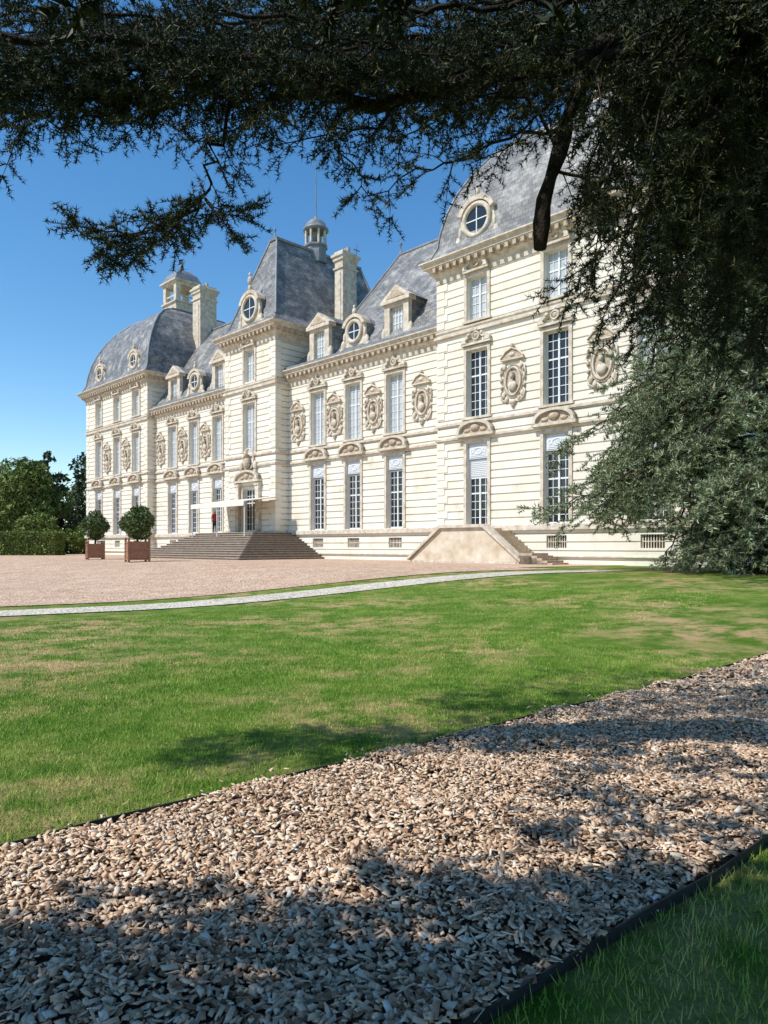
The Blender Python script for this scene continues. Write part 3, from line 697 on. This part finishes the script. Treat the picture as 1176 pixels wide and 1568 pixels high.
# right drooping mass
for i in range(90):
    y=random.uniform(4.3,7.0); ra=random.uniform(.27,.58) if i<48 else random.uniform(.37,.66)
    xe=y*ra; lo=.28 if ra>.40 else .78-1.9*(ra-.14)
    ze_=1.6+y*random.uniform(max(.24,lo),.68)
    zt=max(1.6+y*random.uniform(.6,.85),ze_+.4)
    B_([tr(min(zt+.6,9)),(xe+1.2,y,zt+.2),(xe+.5,y-.1,(zt*2+ze_)/3+.1),(xe,y-.2,ze_+.15),(xe-.12,y-.25,ze_-.2)],.030,.005,.7,.13,start=.34,droop=.7,sc=1.4,tw=.10)
tpl=[twig_tpl(7,7,.125,.038,.0058,s) for s in range(5)]
T=place(tpl,tp,td,ts); nA=len(T)
tp,td,ts=[],[],[]
for k in range(9):  # unseen boughs over the camera, added to shade the foreground
    yy=-2.55+k*.43+random.uniform(-.08,.08)
    for zz2 in (4.35,4.95,5.5):
        B_([tr(5.5),(3.4,(TY+yy)/2,zz2+.5),(1,yy+.6,zz2+.2),(-1.5,yy+.1,zz2+.1),(-4,yy,zz2),(-6.3,yy-.25,zz2-.1)],.06,.01,.85,.2,start=.30,sc=2.2,tw=.17)
for yy in (-.3,.15,.6,1.0):  # further unseen boughs, added to keep the lower-right grass in shade
    for zz2 in (4.6,5.2):
        B_([tr(5.5),(3.4,(TY+yy)/2,zz2+.3),(1,yy+.3,zz2+.1),(-1.2,yy+.1,zz2),(-2.9,yy,zz2-.1)],.05,.01,.8,.18,start=.3,bare=.0,sc=2.3,tw=.16)
for (yy,xe) in ((1.5,-2.9),(2.0,-2.7),(2.6,-2.5),(3.2,-2.0),(3.7,-1.6)):  # sparse unseen boughs, added to dapple the mulch bed
    B_([tr(5.5),(3.4,(TY+yy)/2,4.9),(1,yy+.2,4.75),(-.8,yy+.1,4.7),(xe,yy-.1,4.55)],.04,.01,.6,.24,start=.25,bare=.42,sc=1.8,tw=.16,skip=.2)
tpl2=[twig_tpl(6,7,.14,.045,.018,s+50) for s in range(4)]
T2=place(tpl2,tp,td,ts)
cb.obj('trunk_and_limbs',[M_bark,M_twig],ced)
tri_obj('needles',np.concatenate([T,T2]),M_needle,ced)

# ------------------------------------------------------------ far blue cedar
cx_,cy_=14.2,24.3
c2=empty('cedar_tree'); mb=MB(); tp,td,ts=[],[],[]
mb.tube([(cx_,cy_,z) for z in (0,1,3,6,9,12,15,17)],[.9,.7,.6,.5,.4,.28,.14,.04],12)
for i in range(135):
    z=random.uniform(4.2,15.5) if i%2 else random.uniform(4.2,10); a=random.uniform(math.pi*.62,math.pi*1.42) if i<117 else random.uniform(-1.9,1.6)
    L=(10.9*(1-(z/19)**1.5))*random.uniform(.55,.92 if i%5 else 1.04)
    zt=z-L*.10
    end=max(2.9,zt-random.uniform(.6,1.8))
    if i%6==0:
        z=random.uniform(1.6,4.2); L=random.uniform(2.5,4.6); zt=z-.3; end=random.uniform(.9,1.8)
    dx,dy=math.cos(a),math.sin(a)
    bough(mb,tp,td,ts,[(cx_,cy_,z),(cx_+dx*L*.35,cy_+dy*L*.35,z+.4),(cx_+dx*L*.7,cy_+dy*L*.7,zt+.3),(cx_+dx*L,cy_+dy*L,end)],.10,.015,.38,2.0,.29,1.05,.32,.22,.03,.08,.02)
tpl3=[twig_tpl(5,6,.42,.16,.036,s+90,.2,.006) for s in range(4)]
T=place(tpl3,tp,td,ts); T=T[T[:,:,2].min(1)>.7]
mb.obj('trunk_and_limbs',[M_bark,M_twig],c2); tri_obj('needles',T,M_blue,c2)

# ------------------------------------------------------------ leafy masses
def leaves(cs,rs,n,size):
    cs=np.array(cs,float); rs=np.array(rs,float); w=(rs[:,0]*rs[:,2]); k=rng.choice(len(cs),n,p=w/w.sum())
    d=rng.normal(size=(n,3)); d/=np.linalg.norm(d,axis=1)[:,None]
    P=cs[k]+d*rs[k]*(.72+.33*rng.random(n))[:,None]
    a=rng.normal(size=(n,3)); b_=rng.normal(size=(n,3)); s=size*(.5+rng.random(n))[:,None]
    a=a/np.linalg.norm(a,axis=1)[:,None]*s; b_=b_/np.linalg.norm(b_,axis=1)[:,None]*s
    return np.stack([P-a*.5,P+a*.5,P+b_],1)
def crown(x,y,z0,h,r,nc=16):
    cs=[];rs=[]
    for i in range(nc):
        a=random.uniform(0,6.28); f=random.random(); zz=z0+h*f; rr=r*math.sqrt(max(.1,1-(2*f-.9)**2))*.62*random.uniform(.6,1)
        q=r*.36*random.uniform(.6,1.3); cs.append((x+rr*math.cos(a),y+rr*math.sin(a),zz)); rs.append((q,q,q*.8))
    cs.append((x,y,z0+h*.5)); rs.append((r*.6,r*.6,h*.42)); return cs,rs
def tree(name,x,y,h,r,mat,n=5000,size=.45,z0=None,conifer=False):
    e=empty(name); gz=float(g(np.float64(x),np.float64(y))); m=MB()
    m.tube([(x,y,gz-.2),(x+.1,y,gz+h*.3),(x,y+.1,gz+h*.6),(x,y,gz+h*.9)],[r*.08+.1,r*.06+.08,r*.04+.04,.03],8)
    if conifer:
        cs=[];rs=[]
        for i in range(60):
            f=random.random(); a=random.uniform(0,6.28); R=r*(1-f)*random.uniform(.5,1); cs.append((x+R*math.cos(a),y+R*math.sin(a),gz+h*(.15+.83*f))); q=r*.3*(1.1-f); rs.append((q,q,q*.28))
            m.tube([(x,y,gz+h*(.15+.83*f)-.1),cs[-1]],[.06,.02],4)
    else:
        cs,rs=crown(x,y,gz+h*.28,h*.62,r,18)
        for c in cs[:10]: m.tube([(x,y,gz+h*.3),((x+c[0])/2,(y+c[1])/2,(gz+h*.3+c[2])/2+.3),c],[r*.04,r*.025,.03],5)
    m.obj('trunk',[M_bark],e); tri_obj('leaves',leaves(cs,rs,n,size),mat,e); return e
tree('broadleaf_tree',-44,88,11.0,6.0,M_leafl,9000,.42)
tree('broadleaf_tree',-38.0,95,12.5,5.5,M_leafd,7000,.42)
tree('conifer_tree',-51,109,16.5,6,M_leafd,8000,.5,conifer=True)
tree('broadleaf_tree',-58,104,11,6,M_leafl,6000,.45)
tree('broadleaf_tree',-38.5,80,4.6,3.2,M_leafl,4000,.35)
tree('broadleaf_tree',-45,80,6.0,3.6,M_leafl,5000,.35)
for (x,y,r,h) in ((-34.2,82,2.2,3.6),(-37.5,84,2.6,3.4),(-36,88,3,4.5)):
    e=empty('round_shrub'); cs,rs=crown(x,y,ZB+.4,h*.7,r,12); tri_obj('leaves',leaves(cs,rs,4000,.28),M_leafl,e)
    m=MB(); m.tube([(x,y,.5),(x,y,h*.6)],[.12,.05],6); m.obj('stem',[M_bark],e)
dt=empty('distant_woodland'); cs=[];rs=[]
for i in range(150):
    a=random.uniform(-2.2,2.2); R=random.uniform(150,190); x=R*math.sin(a); y=R*math.cos(a); h=random.uniform(9,17)
    for k in range(4):
        q=random.uniform(3,6); cs.append((x+random.uniform(-5,5),y+random.uniform(-5,5),random.uniform(.2,.8)*h+.5)); rs.append((q,q,q*.9))
tri_obj('foliage_mass',leaves(cs,rs,60000,1.6),M_leafd,dt)
hg=empty('clipped_hedge'); hx,hy=-35.5,72
m=MB(); m.box(-2.9,2.9,-1,1,0,2.2); ho=m.obj('core',[M_leafd],hg,(hx,hy,.6))
n=9000; P=np.stack([rng.uniform(-3,3,n),rng.uniform(-1.1,1.1,n),rng.uniform(0,2.3,n)],1); k=rng.integers(0,3,n)
P[k==0,1]=-1.1+rng.normal(0,.05,(k==0).sum()); P[k==1,2]=2.3+rng.normal(0,.05,(k==1).sum()); P[k==2,0]=3*np.sign(P[k==2,0])
P+=np.array([hx,hy,.6]); a=rng.normal(size=(n,3))*.07; b_=rng.normal(size=(n,3))*.09
tri_obj('leaves',np.stack([P-a,P+a,P+b_],1),M_leafl,hg)
for (x,y,r) in ((12.4,25.6,1.5),(14.0,23.8,2.0),(17.5,27,2.3),(14.6,27.0,2.4)):
    e=empty('yew_shrub'); cs,rs=crown(x,y,.8,2.4,r,14); tri_obj('leaves',leaves(cs,rs,7000,.16),M_leafd,e)
    m=MB(); m.tube([(x,y,.3),(x,y,2.2)],[.15,.05],6); m.obj('stem',[M_bark],e)

def planter(x,y,s,h):
    gz=float(g(np.float64(x),np.float64(y)))+.02; e=empty('potted_orange_tree',(x,y,gz),.5); m=MB(); a=s/2
    m.box(-a+.05,a-.05,-a+.05,a-.05,.12,s*.95,0)
    for sx in (-1,1):
        for sy in (-1,1):
            m.box(sx*(a-.12),sx*a,sy*(a-.12),sy*a,0,s*1.02,0); m.ell((sx*(a-.06),sy*(a-.06),s*1.08),(.08,.08,.08),0)
    for z in (.12,s*.5,s*.88):
        for sy in (-1,1):
            m.box(-a+.12,a-.12,sy*(a-.05),sy*(a-.015),z,z+.08,0); m.box(sy*(a-.05),sy*(a-.015),-a+.12,a-.12,z,z+.08,0)
    m.box(-a+.09,a-.09,-a+.09,a-.09,s*.9,s*.955,1)
    m.tube([(0,0,s*.9),(.03,0,s+.5),(0,.02,h-1.1)],[.07,.06,.05],7,1)
    for k in range(6):
        q=k*1.05; m.tube([(0,0,h-1.3),(.5*math.cos(q),.5*math.sin(q),h-.8)],[.035,.015],5,1)
    m.obj('box_and_stem',[M_box,M_bark],e)
    cs,rs=crown(0,0,h-1.6,1.4,s*.95,16); cs.append((0,0,h-.9)); rs.append((s*.75,s*.75,.75)); tri_obj('leaves',leaves(cs,rs,9000,.12),M_leafo,e)
planter(-20.1,50,1.15,3.3); planter(-15.0,43.7,1.3,3.35)

# ------------------------------------------------------------ person
M_skin=simple('skin',(.42,.26,.18),(.46,.29,.2),5,.6,0); M_red=simple('red_shirt',(.45,.03,.03),(.52,.05,.04),8,.8,0)
M_jean=simple('dark_trousers',(.03,.035,.06),(.05,.055,.08),8,.8,0); M_hair=simple('hair',(.03,.02,.015),(.05,.035,.02),20,.7,0)
def person(t,o,z,shirt,rz):
    p=FW(t,o,z)
    J={'pel':(0,0,.95,.15),'sp':(0,.01,1.2,.135),'ch':(0,0,1.38,.15),'nk':(0,0,1.5,.06),'hd':(0,-.01,1.6,.09),'tp':(0,0,1.7,.085),
       'ls':(.17,0,1.42,.06),'le':(.24,.02,1.16,.045),'lw':(.22,-.1,.95,.032),'lh':(.21,-.14,.87,.035),
       'rs':(-.17,0,1.42,.06),'re':(-.24,.02,1.16,.045),'rw':(-.24,-.04,.92,.032),'rh':(-.24,-.06,.83,.035),
       'lk':(.11,-.03,.5,.065),'la':(.12,.05,.09,.045),'lf':(.13,-.12,.04,.04),'rk':(-.1,.02,.5,.065),'ra':(-.12,.06,.09,.045),'rf':(-.13,-.1,.04,.04)}
    E=[('pel','sp'),('sp','ch'),('ch','nk'),('nk','hd'),('hd','tp'),('ch','ls'),('ls','le'),('le','lw'),('lw','lh'),('ch','rs'),('rs','re'),('re','rw'),('rw','rh'),('pel','lk'),('lk','la'),('la','lf'),('pel','rk'),('rk','ra'),('ra','rf')]
    K=list(J); me=bpy.data.meshes.new('b'); me.from_pydata([J[k][:3] for k in K],[(K.index(a),K.index(b_)) for a,b_ in E],[])
    ob_=bpy.data.objects.new('tmp',me); col.objects.link(ob_); sk=ob_.modifiers.new('s','SKIN')
    for i,k in enumerate(K):
        me.skin_vertices[0].data[i].radius=(J[k][3],J[k][3]); me.skin_vertices[0].data[i].use_root=(i==0)
    ss=ob_.modifiers.new('u','SUBSURF'); ss.levels=2; ss.render_levels=2
    dg=bpy.context.evaluated_depsgraph_get(); nm=bpy.data.meshes.new_from_object(ob_.evaluated_get(dg)); bpy.data.objects.remove(ob_)
    nm.materials.clear()
    for mm in (M_skin,shirt,M_jean,M_hair): nm.materials.append(mm)
    for f in nm.polygons:
        c=f.center; f.use_smooth=True
        if c.z>1.52: f.material_index=3 if (c.z>1.68 or c.y>.03) else 0
        elif c.z<.06: f.material_index=3
        elif abs(c.x)>.185 and c.z<1.2: f.material_index=0
        elif c.z>.97: f.material_index=1
        else: f.material_index=2
    pr=bpy.data.objects.new('person',nm); col.objects.link(pr); pr.location=p; pr.rotation_euler=(0,0,rz)
person(36.0,2.3,2.62,M_red,.6)

# ------------------------------------------------------------ light, sky, camera
el=math.radians(50); S=Vector((-.887*math.cos(el)/.996,-.453*math.cos(el)/.996,math.sin(el))).normalized()
sl=bpy.data.lights.new('sun','SUN'); sl.energy=5.0; sl.angle=math.radians(.5); sl.color=(1,.955,.885)
so=bpy.data.objects.new('sun',sl); col.objects.link(so); so.rotation_euler=S.to_track_quat('Z','Y').to_euler()
w=bpy.data.worlds.new('World'); scene.world=w; w.use_nodes=True; nt=w.node_tree
bg=nt.nodes['Background']; sky=N(nt,'ShaderNodeTexSky',sky_type='NISHITA'); sky.sun_disc=False
sky.sun_elevation=el; sky.sun_rotation=math.atan2(S.x,S.y); sky.air_density=1.0; sky.dust_density=.1; sky.ozone_density=1.6
hs=N(nt,'ShaderNodeHueSaturation'); hs.inputs['Saturation'].default_value=1.30; hs.inputs['Value'].default_value=1.2; hs.inputs['Hue'].default_value=.497
nt.links.new(sky.outputs[0],hs.inputs['Color']); nt.links.new(hs.outputs[0],bg.inputs[0]); bg.inputs[1].default_value=.15
cam=bpy.data.cameras.new('camera'); co=bpy.data.objects.new('camera',cam); col.objects.link(co)
co.location=(0,0,1.6); co.rotation_euler=(math.radians(90),0,0)
cam.sensor_fit='VERTICAL'; cam.sensor_height=36; cam.lens=25.26; cam.shift_y=52/1568; cam.clip_start=.05; cam.clip_end=6000
scene.camera=co
scene.view_settings.view_transform='Standard'; scene.view_settings.look='None'; scene.view_settings.exposure=0
